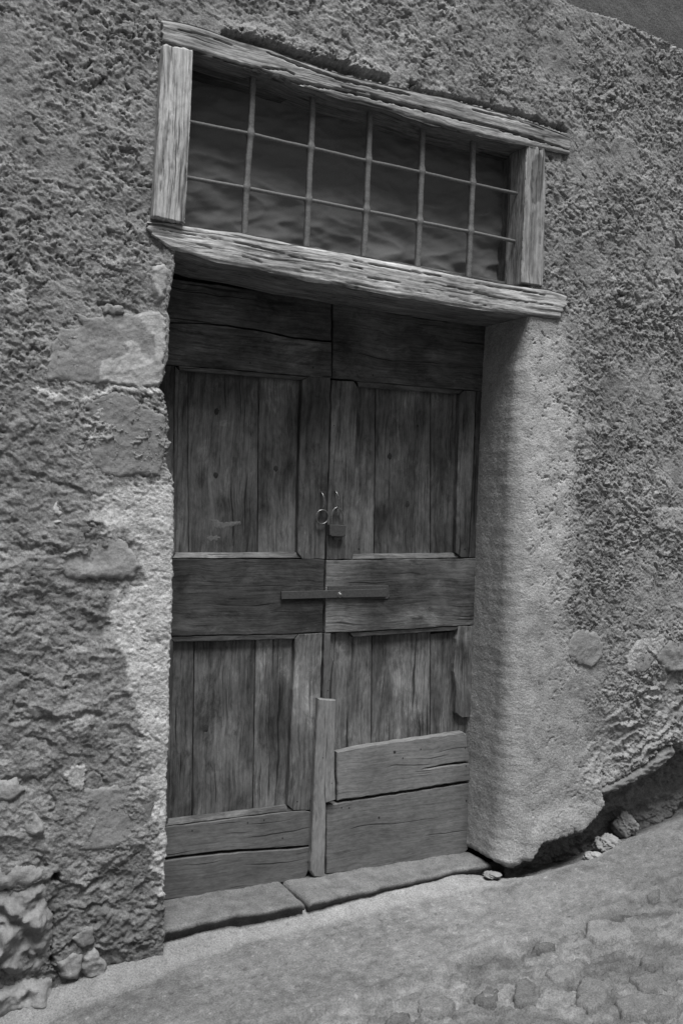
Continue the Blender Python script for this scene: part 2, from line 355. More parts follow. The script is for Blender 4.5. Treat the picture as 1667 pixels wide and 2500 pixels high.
def wall_relief(s, z):
    """(outward relief in metres, albedo) of the wall face"""
    ws = s + .030 * fbm(s * 22, z * 22, 41, 3); wz = z + .030 * fbm(s * 22 + 5, z * 22, 42, 3)
    fs = s + .006 * fbm(s * 90, z * 90, 43, 2); fz = z + .006 * fbm(s * 90 + 5, z * 90, 44, 2)
    c = crag(s, z)
    fine = .5 * perlin(s / .011, z / .011, 21) + .35 * perlin(s / .006, z / .006, 22)
    broad = fbm(s * 3.1, z * 3.6, 31, 3)
    smR = sstep(-.07, .08, sdist(ws, wz, pg['smoothR']) + .05 * fbm(s * 16, z * 16, 58, 4, .65)); smR2 = sstep(-.03, .08, sdist(ws, wz, pg['smoothR2']))
    lime = sstep(-.012, .03, sdist(ws, wz, pg['limeL'])); low = sstep(-.04, .12, sdist(ws, wz, pg['lowL']))
    cor = sstep(-.006, .008, sdist(fs, fz, pg['corner'])); damp = sstep(-.05, .12, sdist(ws, wz, pg['dampL']))
    cap = sstep(-.02, .03, sdist(ws, wz, pg['capR']))
    rough = .0096 * (1 + .25 * broad) * (1 + .25 * sstep(2.4, 2.8, s))
    h = c * rough * (1 - low * .62) * (1 - smR * .95) * (1 - lime * .45) * (1 - cor)
    # scattered pits in the smoother coat
    pit = np.maximum(0, fbm(ws / .034, wz / .034, 51, 5, .75) - (.62 - .40 * sstep(2.40, 2.72, ws + .12 * perlin(s * 5, z * 5, 57)) + .25 * smR2)) ** .8
    h += smR * (-.011 * np.minimum(pit, .9) * (1 - .4 * smR2) + .0009 * fine + .004 * fbm(s * 9, z * 9, 52, 2))
    # left: heavy undulating coat with shelf-like steps
    und = fbm(ws * 5.0, wz * 7.5 + .8 * ws, 61, 5, .55)
    shelf = np.abs(fbm(ws * 3 + 3, wz * 6.5 - 1.8 * ws, 62, 3)) + .10 * (1 + fbm(ws * 6, wz * 6, 65, 2))
    h += low * (1 - lime * .7) * (.012 * und - .012 * np.maximum(0, .14 - shelf) / .14 + .0016 * fine)
    h += lime * (.0025 * fine - .009 * np.maximum(0, fbm(s / .024, z / .024, 63, 3) - .5))
    h += damp * (.008 * fbm(ws * 10, wz * 22 - 6 * ws, 64, 4) + .002 * fine)
    h += .006 * broad * (1 - smR * .5)
    # slanting strata at the lower right
    st = sstep(-.05, .06, sdist(ws, wz, pg['strata']))
    ca, sa = math.cos(.42), math.sin(.42)
    q = (-s * sa + z * ca) / .060 + 1.0 * fbm(s * 4, z * 4, 71, 5, .6); tri = q - np.floor(q)
    h += st * (.030 * tri ** 1.3 * (1 - sstep(.80, 1., tri)) * (.6 + .8 * perlin(s * 9, z * 9, 72)) + .004 * c - .010) - .45 * st * c * rough * (1 - low * .62) * (1 - smR * .93)
    h -= cor * .035
    alb = .215 * (1 + .16 * broad + .20 * fbm(s * 11, z * 11, 81, 5, .65)) * (1 + .30 * sstep(.35, .9, fbm(s * 6 + 4, z * 7, 84, 4, .6)))
    alb = alb * (1 - smR) + smR * (.335 * (1 + .08 * broad + .13 * fbm(s * 13, z * 13, 82, 5, .62))) * (1 - .22 * smR2)
    alb *= 1 - .13 * low * (1 - lime)
    alb = alb * (1 - lime) + lime * .40 * (1 + .18 * fbm(s * 14, z * 14, 83, 5, .62))
    alb *= 1 - damp * .28 * (1 - lime)
    alb = alb * (1 - cor) + cor * .10
    alb = alb * (1 - cap * .35) + cap * .35 * .42
    dl = ldist(s, z, lip); h += .012 * sstep(.045, .0, dl) * c + .010 * sstep(.05, .01, dl)
    for nm, v, up in (('whiteM', .33, .006), ('whiteL1', .44, .004), ('whiteL2', .44, .004), ('patchL', .30, .004), ('pale1', .32, .006), ('flatR', .28, .006)):
        m = sstep(-.001, .004, sdist(fs, fz, pg[nm])); alb = alb * (1 - m) + m * v * (1 + .1 * fine); h = h * (1 - .6 * m) + up * m
    cs = s + .012 * fbm(s * 30, z * 30, 45, 4, .65); cz = z + .012 * fbm(s * 30 + 5, z * 30, 46, 4, .65); br = .55 + .8 * fbm(s * 11, z * 11, 47, 2)
    for k_, (ln, w, d) in enumerate(cracks):
        near_ = k_ < 2
        h -= d * (1 if near_ else .7) * (1 if near_ else np.clip(br, 0, 1.2)) * sstep(w * 1.5, w * .15, ldist(fs if near_ else cs, fz if near_ else cz, ln))
    for (hx, hz), r, d in holes:
        if r > 0: h -= d * sstep(r, r * .55, np.hypot(fs - hx, fz - hz))
    hol = sdist(fs, fz, pg['hollow'])
    # the coat hangs over the hollow as a rounded lip
    h += np.where(hol < 0, .022 * sstep(-.16, -.03, hol) - .05 * sstep(-.03, -.001, hol) ** 2, 0)
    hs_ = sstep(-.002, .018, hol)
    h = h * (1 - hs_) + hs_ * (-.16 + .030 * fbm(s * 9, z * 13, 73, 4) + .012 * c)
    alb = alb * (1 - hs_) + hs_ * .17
    return h, alb

def spaced(a, b, fine0, fine1, d):
    """positions fine between fine0 and fine1 and growing coarser outside"""
    mid = list(np.arange(fine0, fine1, d)); lo = []; x = fine0; st = d
    while x > a: st *= 1.25; x -= st; lo.append(max(x, a))
    hi = []; x = mid[-1]; st = d
    while x < b: st *= 1.25; x += st; hi.append(min(x, b))
    return np.array(lo[::-1] + mid + hi)
DS = .0036
zs = spaced(-.9, 4.6, -.30, 3.62, DS)
house = thing('house_wall', (1.7, 0, 0), 'old rough plastered stone wall of a house around the wooden double door', 'wall')
def build_wall():
    nz = len(zs); Z = zs[:, None]
    # columns: left flank | middle (only above the hole) | right flank
    Lx = xl(zs); RR = np.interp(zs, [0, .35, 1.2, 2.0, ZLIN - .02, ZLIN + .05], [.115, .090, .075, .055, .012, .002])
    Rx = xr(zs) + RR
    tl = spaced(-1.6, 0, -.68, 0, DS); tl = tl[tl <= 0]; tl[-1] = 0
    nm = int(1.35 / DS); tm = np.linspace(0, 1, nm + 1)[1:-1]
    tr = spaced(0, 2.6, 0, .98, DS); tr = tr[tr >= 0]
    X = np.concatenate([Lx[:, None] + tl[None], Lx[:, None] * (1 - tm) + Rx[:, None] * tm, Rx[:, None] + tr[None]], 1)
    Zg = np.repeat(Z, X.shape[1], 1)
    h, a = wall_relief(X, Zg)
    nL = len(tl); iR = nL + len(tm)
    V = np.stack([X, -h, Zg], -1).reshape(-1, 3)
    keep = np.ones((nz - 1, X.shape[1] - 1), bool)
    keep[zs[:-1] < ZT, nL - 1:iR] = False
    f = gridfaces(nz, X.shape[1], keep)
    verts = [V]; faces = [f[:, ::-1]]; alb = [a.ravel()]; off = len(V)
    # reveals: a rounded corner, then the side of the opening
    for side in (1, -1):
        sel = (zs < ZT + .02) & ((zs > .034) | (side < 0)); zz = zs[sel]; n = len(zz)
        if side > 0: r = RR[sel]; x0 = Rx[sel]; xd = np.interp(zz, [.0, 2.15], [2.352, 2.366])
        else: r = np.full(n, .009) + .006 * (perlin(zz * 25, 2., 9) + .5); x0 = Lx[sel]; xd = x0 - .02
        arc = np.linspace(0, math.pi / 2, 14); st = np.linspace(0, 1, 62)[1:]
        px = np.concatenate([x0[:, None] - side * r[:, None] * np.sin(arc)[None], (x0 - side * r)[:, None] * (1 - st) + xd[:, None] * st], 1)
        py = np.concatenate([r[:, None] * (1 - np.cos(arc))[None], r[:, None] * (1 - st) + (REV + .08) * st], 1)
        nx = np.concatenate([np.repeat(-side * np.sin(arc)[None], n, 0), np.full((n, len(st)), -side * 1.)], 1)
        ny = np.concatenate([np.repeat(-np.cos(arc)[None], n, 0), np.zeros((n, len(st)))], 1)
        seg = np.hypot(np.diff(px, axis=1), np.diff(py, axis=1)); al = np.concatenate([np.zeros((n, 1)), np.cumsum(seg, 1)], 1)
        s = x0[:, None] - side * al; zg = np.repeat(zz[:, None], s.shape[1], 1)
        hh, aa = wall_relief(s, zg)
        fade = sstep(0, .05, al)
        sm = .0016 * fbm(s * 16, zg * 11, 53, 3) + .0009 * perlin(s / .008, zg / .008, 54) - .004 * np.maximum(0, fbm(s / .03, zg / .03, 55, 3) - .75)
        hh = hh * (1 - fade) + sm * fade
        if side > 0: hh -= .07 * sstep(.088, .036, zg + .012 * perlin(s * 25, 3. + 0 * s, 59)) ** 2
        if side > 0: hh += .02 * sstep(.22, .0, zg) * sstep(.0, .10, al) * sstep(.30, .10, al)
        aa = aa * (1 - fade) + fade * .31 * (1 + .10 * fbm(s * 12, zg * 8, 56, 3))
        V = np.stack([px + nx * hh, py + ny * hh, zg], -1).reshape(-1, 3)
        f = gridfaces(n, s.shape[1], None, off); faces.append(f if side > 0 else f[:, ::-1])
        verts.append(V); alb.append(aa.ravel()); off += len(V)
    me = mesh('plaster', np.concatenate(verts), np.concatenate(faces), True)
    set_albedo(me, np.concatenate(alb))
    link('plaster', me, M_plaster, house)
build_wall()

def plate(name, poly_px, proud, bump, alb, parent, edge=.012, seed=0, res=.005, mode='wall', mat=None, pale=None, strat=0., label=None, tilt=0.):
    """an irregular stone bedded in the wall (or in the ground): traced outline, real relief, skirts that sink into the mortar"""
    poly = PP(poly_px, 0.) if mode == 'wall' else np.array([PG(a, b) for a, b in poly_px])
    lo = poly.min(0) - .02; hi = poly.max(0) + .02
    u = np.arange(lo[0], hi[0] + res, res); v = np.arange(lo[1], hi[1] + res, res)
    U, Vv = np.meshgrid(u, v, indexing='ij')
    wu = U + .007 * fbm(U * 40, Vv * 40, seed + 3, 3); wv = Vv + .007 * fbm(U * 40 + 7, Vv * 40, seed + 4, 3)
    d = sdist(wu, wv, poly)
    prof = sstep(-.004, edge, d)
    n = fbm(U * 16, Vv * 16, seed, 3)
    facet = (worley(U * 11 + .3 * n, Vv * 11, seed + 9) - .5)
    h = proud * prof + prof * bump * (n * .7 + facet) + prof * .0016 * fbm(U * 90, Vv * 90, seed + 5, 3)
    if strat: q = Vv / .02 + 1.2 * perlin(U * 8, Vv * 5, seed + 6); h += prof * strat * (q - np.floor(q))
    h += prof * tilt * (Vv - Vv.mean())
    h -= .07 * (1 - sstep(-.014, .001, d))
    keep = (d > -.016); k = keep[:-1, :-1] & keep[1:, :-1] & keep[1:, 1:] & keep[:-1, 1:]
    A = alb * (1 + .13 * fbm(U * 10, Vv * 10, seed + 7, 4) + .06 * fbm(U * 50, Vv * 50, seed + 8, 2))
    if pale is not None:
        for pl in pale:
            m = sstep(-.001, .003, sdist(U + .004 * fbm(U * 60, Vv * 60, seed + 11, 2), Vv + .004 * fbm(U * 60 + 4, Vv * 60, seed + 12, 2), PP(pl, 0.)))
            A = A * (1 - m) + m * .36 * (1 + .14 * fbm(U * 25, Vv * 25, seed + 13, 3)); h += .0025 * m
    if mode == 'wall':
        P3 = np.stack([U, -h, Vv], -1).reshape(-1, 3); f = gridfaces(len(u), len(v), k)
    else:
        P3 = np.stack([U, Vv, gbase(U, Vv) + h], -1).reshape(-1, 3); f = gridfaces(len(u), len(v), k)
    used = np.unique(f); mp = np.full(len(P3), -1); mp[used] = np.arange(len(used))
    P3 = P3[used]; f = mp[f]; c = (P3.min(0) + P3.max(0)) / 2
    o = centred(name, P3, f, mat or M_stone, parent, None, True)
    set_albedo(o.data, A.reshape(-1)[used])
    if label: o['label'] = label
    return o
w = house
plate('stone', [(116, 925), (128, 842), (150, 800), (204, 799), (179, 764), (223, 776), (255, 768), (335, 766), (383, 758), (407, 774), (404, 860), (397, 922), (388, 944), (340, 946), (277, 938), (198, 939)],
      .005, .004, .215, w, .010, 101, pale=[[(240, 925), (246, 880), (268, 875), (282, 878), (315, 860), (300, 838), (315, 832), (340, 842), (352, 875), (376, 882), (380, 850), (374, 815), (395, 802), (405, 815), (410, 970), (250, 930)],
      [(335, 768), (385, 760), (408, 775), (406, 800), (385, 812), (372, 824), (352, 800)]], label='broad grey stone smeared with pale lime beside the door head')
plate('stone', [(191, 987), (240, 968), (281, 953), (328, 966), (341, 987), (383, 1003), (405, 1021), (403, 1083), (399, 1134), (389, 1160), (354, 1157), (325, 1159), (287, 1169), (252, 1160), (222, 1134), (218, 1051), (220, 1006)],
      .005, .003, .19, w, .010, 120, label='tall dark grey stone at the left jamb')
plate('stone', [(157, 1400), (156, 1352), (182, 1322), (223, 1306), (277, 1301), (306, 1315), (335, 1363), (340, 1385), (322, 1408), (240, 1412), (160, 1410)], .005, .004, .25, w, .012, 140, label='rounded pale stone low on the left jamb')
plate('stone', [(206, 1928), (262, 1924), (318, 1907), (365, 1912), (376, 1947), (372, 2008), (374, 2045), (304, 2062), (243, 2078), (189, 2076), (192, 2008)], .004, .003, .19, w, .012, 160, label='dark smooth stone near the foot of the left jamb')
plate('stone', [(126, 1258), (148, 1208), (154, 1222), (162, 1240), (152, 1260)], .006, .001, .40, w, .003, 170, res=.0035)
plate('stone', [(134, 1272), (160, 1266), (154, 1284)], .006, .001, .38, w, .003, 171, res=.0035)
plate('stone', [(128, 980), (150, 958), (170, 975), (180, 986), (160, 986)], .008, .003, .27, w, .004, 172, res=.004)
plate('stone', [(255, 752), (262, 742), (300, 750), (305, 762), (285, 768), (258, 765)], .010, .002, .20, w, .004, 173, res=.004)
plate('stone', [(372, 650), (398, 645), (412, 655), (410, 700), (398, 730), (380, 742), (372, 715)], .016, .006, .32, w, .014, 175, label='rounded knob of stone under the left end of the door lintel')
plate('stone', [(-120, 2180), (20, 2178), (95, 2150), (114, 2166), (116, 2200), (128, 2235), (130, 2290), (118, 2340), (95, 2375), (20, 2385), (-120, 2390)], .034, .045, .18, w, .05, 181, label='large craggy boulder at the left foot of the wall')
plate('stone', [(-120, 2405), (20, 2400), (80, 2385), (126, 2392), (131, 2440), (118, 2490), (60, 2560), (-120, 2600)], .040, .034, .19, w, .03, 190, label='pale rounded boulder in the bottom left corner')
plate('stone', [(20, 2110), (80, 2112), (112, 2120), (105, 2150), (60, 2170), (-60, 2180), (-60, 2110)], .010, .010, .19, w, .02, 195)
plate('stone', [(20, 1905), (40, 1900), (55, 1915), (60, 1935), (48, 1940), (30, 1955), (-40, 1960), (-40, 1900)], .010, .006, .22, w, .012, 197)
plate('stone', [(60, 1975), (85, 1975), (92, 1992), (110, 2010), (112, 2030), (85, 2042), (62, 2030)], .010, .008, .22, w, .012, 198)
plate('stone', [(170, 2290), (205, 2262), (228, 2258), (232, 2280), (225, 2305), (190, 2312)], .012, .006, .16, w, .006, 201)
plate('stone', [(135, 2350), (175, 2320), (205, 2330), (200, 2370), (185, 2395), (150, 2385)], .014, .008, .20, w, .012, 203)
plate('stone', [(205, 2335), (228, 2308), (255, 2345), (262, 2375), (220, 2388), (196, 2372)], .016, .006, .21, w, .01, 205, strat=.004)
plate('stone', [(1386, 1575), (1397, 1545), (1420, 1538), (1455, 1545), (1472, 1570), (1470, 1605), (1445, 1628), (1410, 1620), (1388, 1600)], .004, .004, .205, w, .016, 210, label='round grey stone in the wall right of the door')
plate('stone', [(1543, 1630), (1548, 1605), (1570, 1588), (1592, 1592), (1594, 1615), (1575, 1640), (1552, 1645)], .008, .005, .19, w, .010, 215)
plate('stone', [(1598, 1610), (1612, 1575), (1640, 1560), (1700, 1560), (1700, 1640), (1630, 1640)], .008, .005, .20, w, .012, 217)
plate('stone', [(1430, 1925), (1500, 1905), (1560, 1868), (1632, 1812), (1648, 1835), (1600, 1880), (1530, 1915), (1470, 1942)], .020, .014, .15, w, .020, 219, strat=.008)

# dark panel added behind the opening, so that no daylight comes from indoors
def boxv(x0, x1, y0, y1, z0, z1):
    v = [(x, y, z) for x in (x0, x1) for y in (y0, y1) for z in (z0, z1)]
    f = [(0, 1, 3, 2), (4, 6, 7, 5), (0, 4, 5, 1), (2, 3, 7, 6), (0, 2, 6, 4), (1, 5, 7, 3)]
    return v, f
v, f = boxv(-1.5, 5.5, .42, .50, -1., 4.7)
o = centred('daylight_stop', v, f, M_dark, None); o['kind'] = 'structure'

# ------------------------------------------------------------------ timber frame of the window over the door
def timber(name, A, B, yf, yb, parent, mat, alongX, seed, rough=.006, tint=1., splits=(), nlen=None, wander=.004, marks=()):
    """a weathered squared timber between two traced edges A and B (polylines in x,z): fibres split and lifted by real relief"""
    A = np.asarray(A); B = np.asarray(B)
    def samp(P, t):
        L = np.concatenate([[0], np.cumsum(np.hypot(*np.diff(P, axis=0).T))]); L /= L[-1]
        return np.stack([np.interp(t, L, P[:, 0]), np.interp(t, L, P[:, 1])], -1)
    length = np.hypot(*(A[-1] - A[0])); n = nlen or int(length / .0045)
    t = np.linspace(0, 1, n); a = samp(A, t); b = samp(B, t)
    wd = np.hypot(*(a - b).T).mean(); dp = yb - yf
    nf = max(10, int(wd / .0035)); nd = max(8, int(min(dp, .2) / .007))
    sec = [(i / nf, 0.) for i in range(nf)] + [(1., (j / nd) ** 1.3) for j in range(nd)] + [(1 - i / 6, 1.) for i in range(6)] + [(0., (1 - j / nd) ** 1.3) for j in range(nd)]
    sec = np.array(sec); m = len(sec)
    q = sec[None, :, 0:1]; ctr = a[:, None] * (1 - q) + b[:, None] * q
    Y = yf + dp * np.repeat(sec[None, :, 1], n, 0)
    X = ctr[..., 0].copy(); Z = ctr[..., 1].copy()
    along = (X if alongX else Z); across = (Z if alongX else X)
    arc = across + Y * 1.0
    nx = np.zeros_like(X); ny = np.zeros_like(X); nz_ = np.zeros_like(X)
    fr = (sec[:, 1] == 0); u0 = (sec[:, 0] == 0) & ~fr; u1 = (sec[:, 0] == 1) & (sec[:, 1] < 1)
    w1 = along + .03 * perlin(along * 5, across * 5, seed + 1)
    ac = arc + .012 * perlin(along * 4.5, arc * 7, seed + 2)
    fib = perlin(w1 * 7, ac * 150, seed) * .5 + perlin(w1 * 4, ac * 60, seed + 3) + .5 * perlin(w1 * 22, ac * 260, seed + 4)
    g = fbm(w1 * 2.2, ac * 48, seed + 5, 3); deep = -np.maximum(0, g - .30) * 3.2
    gap = perlin(w1 * 26, ac * 120, seed + 6) * sstep(-.1, .5, perlin(w1 * 3.5, ac * 14, seed + 16)); pit = -np.maximum(0, gap - .25) * 4
    lump = perlin(w1 * 3.0, ac * 9, seed + 7)
    h = rough * (.36 * fib + .35 * deep + .15 * pit + .5 * lump)
    A_ = 1 + .10 * fib + .25 * np.minimum(0, deep + pit) + .10 * lump
    for ln, wdt, dpt in splits:
        dd = ldist(X + (0 if alongX else .002 * perlin(Z * 30, 0., seed + 8)), Z + (.002 * perlin(X * 30, 0., seed + 8) if alongX else 0), np.asarray(ln))
        ln_ = np.asarray(ln); kx = 0 if alongX else 1; tt = np.clip((along - ln_[0, kx]) / (ln_[-1, kx] - ln_[0, kx]), 0, 1)
        w_ = wdt * (np.minimum(1, 3.2 * np.sqrt(tt * (1 - tt))) * (.75 + .6 * perlin(along * 30, 0 * along + wdt * 99, seed + 21)) + .02); s_ = np.clip((w_ - dd) / (w_ * .75 + 1e-6), 0, 1); h = h - dpt * s_ * (Y < yf + .03); A_ = A_ * (1 - .3 * s_)
    if alongX: A_ = A_ * (1 - .52 * ((sec[:, 0] == 1)[None] & (sec[:, 1] > .02)[None]))      # underside of level beams is darker than the outer face
    for pl, fct, sq in marks:
        A_ = A_ * (1 - (1 - fct) * sstep(-.002, .004, sdist(X + sq * perlin(X * 150, Z * 25, 5), Z + 4 * sq * perlin(X * 90, Z * 20, 6), PP(pl, yf))) * (Y < yf + .002))
    edge = np.minimum(sec[:, 0], 1 - sec[:, 0]) * wd
    rnd = np.where(fr, -.006 * sstep(.010, 0., edge), 0.)[None]
    Y2 = Y - np.where(fr[None], h + rnd, 0)
    side = np.where(sec[:, 0] == 0, 1., np.where(sec[:, 0] == 1, -1., 0.))[None]   # outward from edge A / B
    dirv = (a - b) / np.maximum(1e-6, np.hypot(*(a - b).T))[:, None]
    sh = side * (h * .7 + wander * perlin(along * 12, side * 3. + 0 * along, seed + 12) * (Y < yf + .05))
    X2 = X + dirv[:, None, 0] * sh; Z2 = Z + dirv[:, None, 1] * sh
    # broken ends
    en = (.012 * fbm(ac * 60, Y * 30, seed + 13, 2)) * ((t < 1e-6) | (t > 1 - 1e-6))[:, None]
    if alongX: X2 = X2 + en
    else: Z2 = Z2 + en * .3
    V = np.stack([X2, Y2, Z2], -1)
    i = np.arange(n * m).reshape(n, m); j = np.roll(i, -1, 1)
    f = np.stack([i[:-1], i[1:], j[1:], j[:-1]], -1).reshape(-1, 4)
    c0 = V[0].mean(0); c1 = V[-1].mean(0); V = np.concatenate([V.reshape(-1, 3), [c0, c1]]); k = n * m
    caps = [(i[0, q_], i[0, (q_ + 1) % m], k, k) for q_ in range(m)] + [(i[-1, (q_ + 1) % m], i[-1, q_], k + 1, k + 1) for q_ in range(m)]
    faces = [tuple(r) for r in f] + [c_[:3] for c_ in caps]
    c = (V.min(0) + V.max(0)) / 2
    o = centred(name, V, faces, mat, parent, tint, True)
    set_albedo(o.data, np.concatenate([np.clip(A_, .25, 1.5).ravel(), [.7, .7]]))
    import bmesh as _b
    bm = _b.new(); bm.from_mesh(o.data); _b.ops.recalc_face_normals(bm, faces=bm.faces); bm.to_mesh(o.data); bm.free()
    return o
YT = -.012
frame = thing('window_frame', (1.8, 0, 2.2), 'heavy silvered timber frame of the low window above the door', 'window frame')
topA = PP([(396, 46), (463, 58), (532, 80), (585, 101), (665, 122), (750, 152), (834, 181), (993, 217), (1100, 240), (1153, 256), (1232, 278), (1302, 299), (1392, 333)], YT)
topB = PP([(399, 100), (468, 124), (558, 152), (691, 191), (787, 227), (834, 241), (940, 266), (1046, 303), (1153, 329), (1291, 356), (1392, 378)], YT)
sp = [(PP([(520, 138), (600, 160), (680, 186), (760, 207), (840, 222), (993, 258), (1100, 285), (1217, 314), (1300, 338), (1395, 368)], YT), .007, .030),
      (PP([(650, 128), (750, 165), (834, 196), (940, 218), (1000, 232)], YT), .006, .022),
      (PP([(640, 165), (700, 172), (720, 182)], YT), .006, .010), (PP([(834, 212), (900, 228), (990, 262)], YT), .003, .010),
      (PP([(430, 72), (500, 86), (570, 112)], YT), .003, .008), (PP([(1150, 268), (1260, 292), (1330, 318)], YT), .004, .012)]
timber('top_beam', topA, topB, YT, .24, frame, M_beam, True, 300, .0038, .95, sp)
linA = PP([(366, 540), (457, 549), (585, 567), (745, 600), (834, 614), (993, 645), (1100, 667), (1259, 696), (1339, 706), (1389, 723)], YT)
linB = PP([(372, 574), (420, 608), (463, 619), (532, 640), (628, 656), (745, 685), (834, 698), (940, 719), (1046, 736), (1153, 754), (1286, 771), (1365, 778)], YT)
sp = [(PP([(380, 558), (460, 572), (560, 588), (640, 606), (700, 622), (745, 632), (834, 645), (900, 660)], YT), 0.0026, 0.0090),
      (PP([(860, 636), (920, 648), (1000, 662), (1080, 675)], YT), 0.0033, 0.0112), (PP([(1060, 690), (1150, 712), (1230, 730), (1350, 745)], YT), 0.0033, 0.0090),
      (PP([(1150, 690), (1240, 705), (1340, 722)], YT), 0.0033, 0.0090), (PP([(735, 655), (800, 668)], YT), 0.0039, 0.0060), (PP([(880, 676), (980, 690)], YT), 0.0039, 0.0060),
      (PP([(475, 596), (515, 605)], YT), 0.0033, 0.0060), (PP([(590, 625), (640, 640)], YT), 0.0039, 0.0045), (PP([(960, 700), (1090, 722), (1200, 750)], YT), 0.0020, 0.0045)]
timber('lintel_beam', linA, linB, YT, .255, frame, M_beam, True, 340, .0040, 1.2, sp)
timber('post', PP([(399, 108), (386, 320), (375, 527)], -.030), PP([(472, 122), (464, 330), (452, 545)], -.030), -.030, .16, frame, M_post, False, 380, .0016, 1.12,
       [(PP([(432, 122), (428, 200), (420, 300)], -.03), .0012, .003),  (PP([(404, 260), (398, 400), (392, 470)], -.03), .003, .004), (PP([(418, 270), (408, 350)], -.03), .004, .003)], wander=.001,
       marks=[([(398, 300), (414, 270), (420, 300), (404, 380), (392, 430), (386, 420)], .55, .004), ([(426, 320), (434, 300), (436, 380), (428, 380)], .75, .003)])
timber('post', PP([(1287, 356), (1280, 520), (1272, 690)], -.008), PP([(1332, 362), (1331, 520), (1326, 698)], -.008), -.008, .10, frame, M_post, False, 420, .0035, .80,
       [(PP([(1300, 380), (1298, 520), (1296, 600)], -.008), .003, .005), (PP([(1316, 400), (1318, 600)], -.008), .003, .004)], wander=.0015,
       marks=[([(1297, 400), (1306, 376), (1318, 372), (1326, 385), (1326, 440), (1318, 490), (1308, 500), (1296, 495), (1292, 450)], .45, .0015), ([(1292, 520), (1312, 505), (1308, 600), (1300, 680), (1290, 650)], .7, .006)])

# outlines become boards: subdivided, a little uneven, with eased front edges
def board(name, poly, yf, thick, mat, parent, col=1., bev=.0022, jit=.0008, seed=None, smooth=False, raw=False, step=.03):
    P = np.asarray(poly, float) if raw else PP(poly, yf)
    rs = np.random.RandomState(abs(hash((round(P[0, 0], 3), round(P[0, 1], 3)))) % 9999 if seed is None else seed)
    area = .5 * np.sum(P[:, 0] * np.roll(P[:, 1], -1) - np.roll(P[:, 0], -1) * P[:, 1])
    if area < 0: P = P[::-1]
    Q = []
    for p, q in zip(P, np.roll(P, -1, 0)):
        L = np.hypot(*(q - p)); n = max(1, int(L / step)); nrm = np.array([(q - p)[1], -(q - p)[0]]) / (L + 1e-9)
        for k in range(n):
            Q.append(p + (q - p) * k / n + (nrm * rs.uniform(-jit, jit) if k else 0))
    Q = np.array(Q); n = len(Q)
    e = np.roll(Q, -1, 0) - Q; e /= np.maximum(1e-9, np.hypot(*e.T))[:, None]; nr = np.stack([-e[:, 1], e[:, 0]], -1)
    av = nr + np.roll(nr, 1, 0); av /= np.maximum(.35, np.hypot(*av.T))[:, None]
    b = bev * rs.uniform(.6, 1.4, (n, 1)); I = Q + av * b
    V = [(x, yf, z) for x, z in I] + [(x, yf + bev, z) for x, z in Q] + [(x, yf + thick, z) for x, z in Q]
    f = [tuple(range(n))] + [(i, i + n, (i + 1) % n + n, (i + 1) % n) for i in range(n)] + [(i + n, i + 2 * n, (i + 1) % n + 2 * n, (i + 1) % n + n) for i in range(n)] + [tuple(range(3 * n - 1, 2 * n - 1, -1))]
    return centred(name, V, f, mat, parent, col)

# inner sash behind the grille
YS = .125
board('sash_rail', [(440, 548), (600, 575), (900, 626), (1245, 690), (1245, 704), (900, 645), (600, 592), (440, 563)], YS - .03, .05, M_dh, frame, 1.6)
board('sash_rail', [(440, 150), (1260, 370), (1262, 392), (440, 172)], YS - .01, .05, M_dh, frame, .8)
board('sash_stile', [(1247, 360), (1275, 366), (1262, 715), (1229, 706)], YS - .02, .05, M_dv, frame, 1.1)
board('sash_stile', [(440, 140), (458, 140), (446, 580), (430, 580)], YS - .02, .05, M_dv, frame, .8)
# cloth hung behind the grille
def cloth():
    x0, x1 = 1.02, 2.70; z0, z1 = 2.22, 3.06
    nu, nv = 330, 170; U, V = np.meshgrid(np.linspace(x0, x1, nu), np.linspace(z0, z1, nv), indexing='ij')
    w_ = U + .25 * V
    lowr = sstep(2.95, 2.5, V)
    y = YS + .035 + .014 * fbm(w_ * 3.2, V * 7 - U * 1.5, 501, 4) - .020 * lowr * (1 - np.abs(fbm(U * 3.5 - V * 4, V * 9 + U * 2.5, 502, 2))) + .003 * perlin(U * 18, V * 5, 503)
    o = centred('window_cloth', np.stack([U, y, V], -1).reshape(-1, 3), gridfaces(nu, nv), M_cloth, None, None, True)
    o['label'] = 'dark creased cloth hanging behind the barred window'; o['category'] = 'cloth'
cloth()

# iron grille
def tube(name, pts, rad, mat, parent, seg=10, square=False):
    pts = np.asarray(pts, float); n = len(pts); rad = np.broadcast_to(rad, (n,))
    T = np.gradient(pts, axis=0); T /= np.linalg.norm(T, axis=1)[:, None]
    ref = np.array([0, 1., 0]) if abs(T[:, 1]).mean() < .7 else np.array([1., 0, 0])
    V = []
    for p, t_, r in zip(pts, T, rad):
        a = np.cross(t_, ref); a /= np.linalg.norm(a); b = np.cross(t_, a)
        for k in range(seg):
            th = 2 * math.pi * (k + .5) / seg; c_, s_ = math.cos(th), math.sin(th)
            if square: m_ = max(abs(c_), abs(s_)) ** .7; c_ /= m_; s_ /= m_
            V.append(p + r * (a * c_ + b * s_))
    i = np.arange(n * seg).reshape(n, seg); j = np.roll(i, -1, 1)
    f = [tuple(q) for q in np.stack([i[:-1], i[1:], j[1:], j[:-1]], -1).reshape(-1, 4)[:, ::-1]]
    f += [tuple(i[0][::-1]), tuple(i[-1])] if True else []
    return centred(name, V, f, mat, parent, None, True)
YG = .045
grille = thing('window_grille', (1.8, YG, 2.42), 'iron grille of five upright and two level bars in the window above the door', 'grille')
H1 = [(452, 294), (465, 298), (614, 328), (760, 362), (897, 393), (1028, 421), (1153, 449), (1266, 474)]
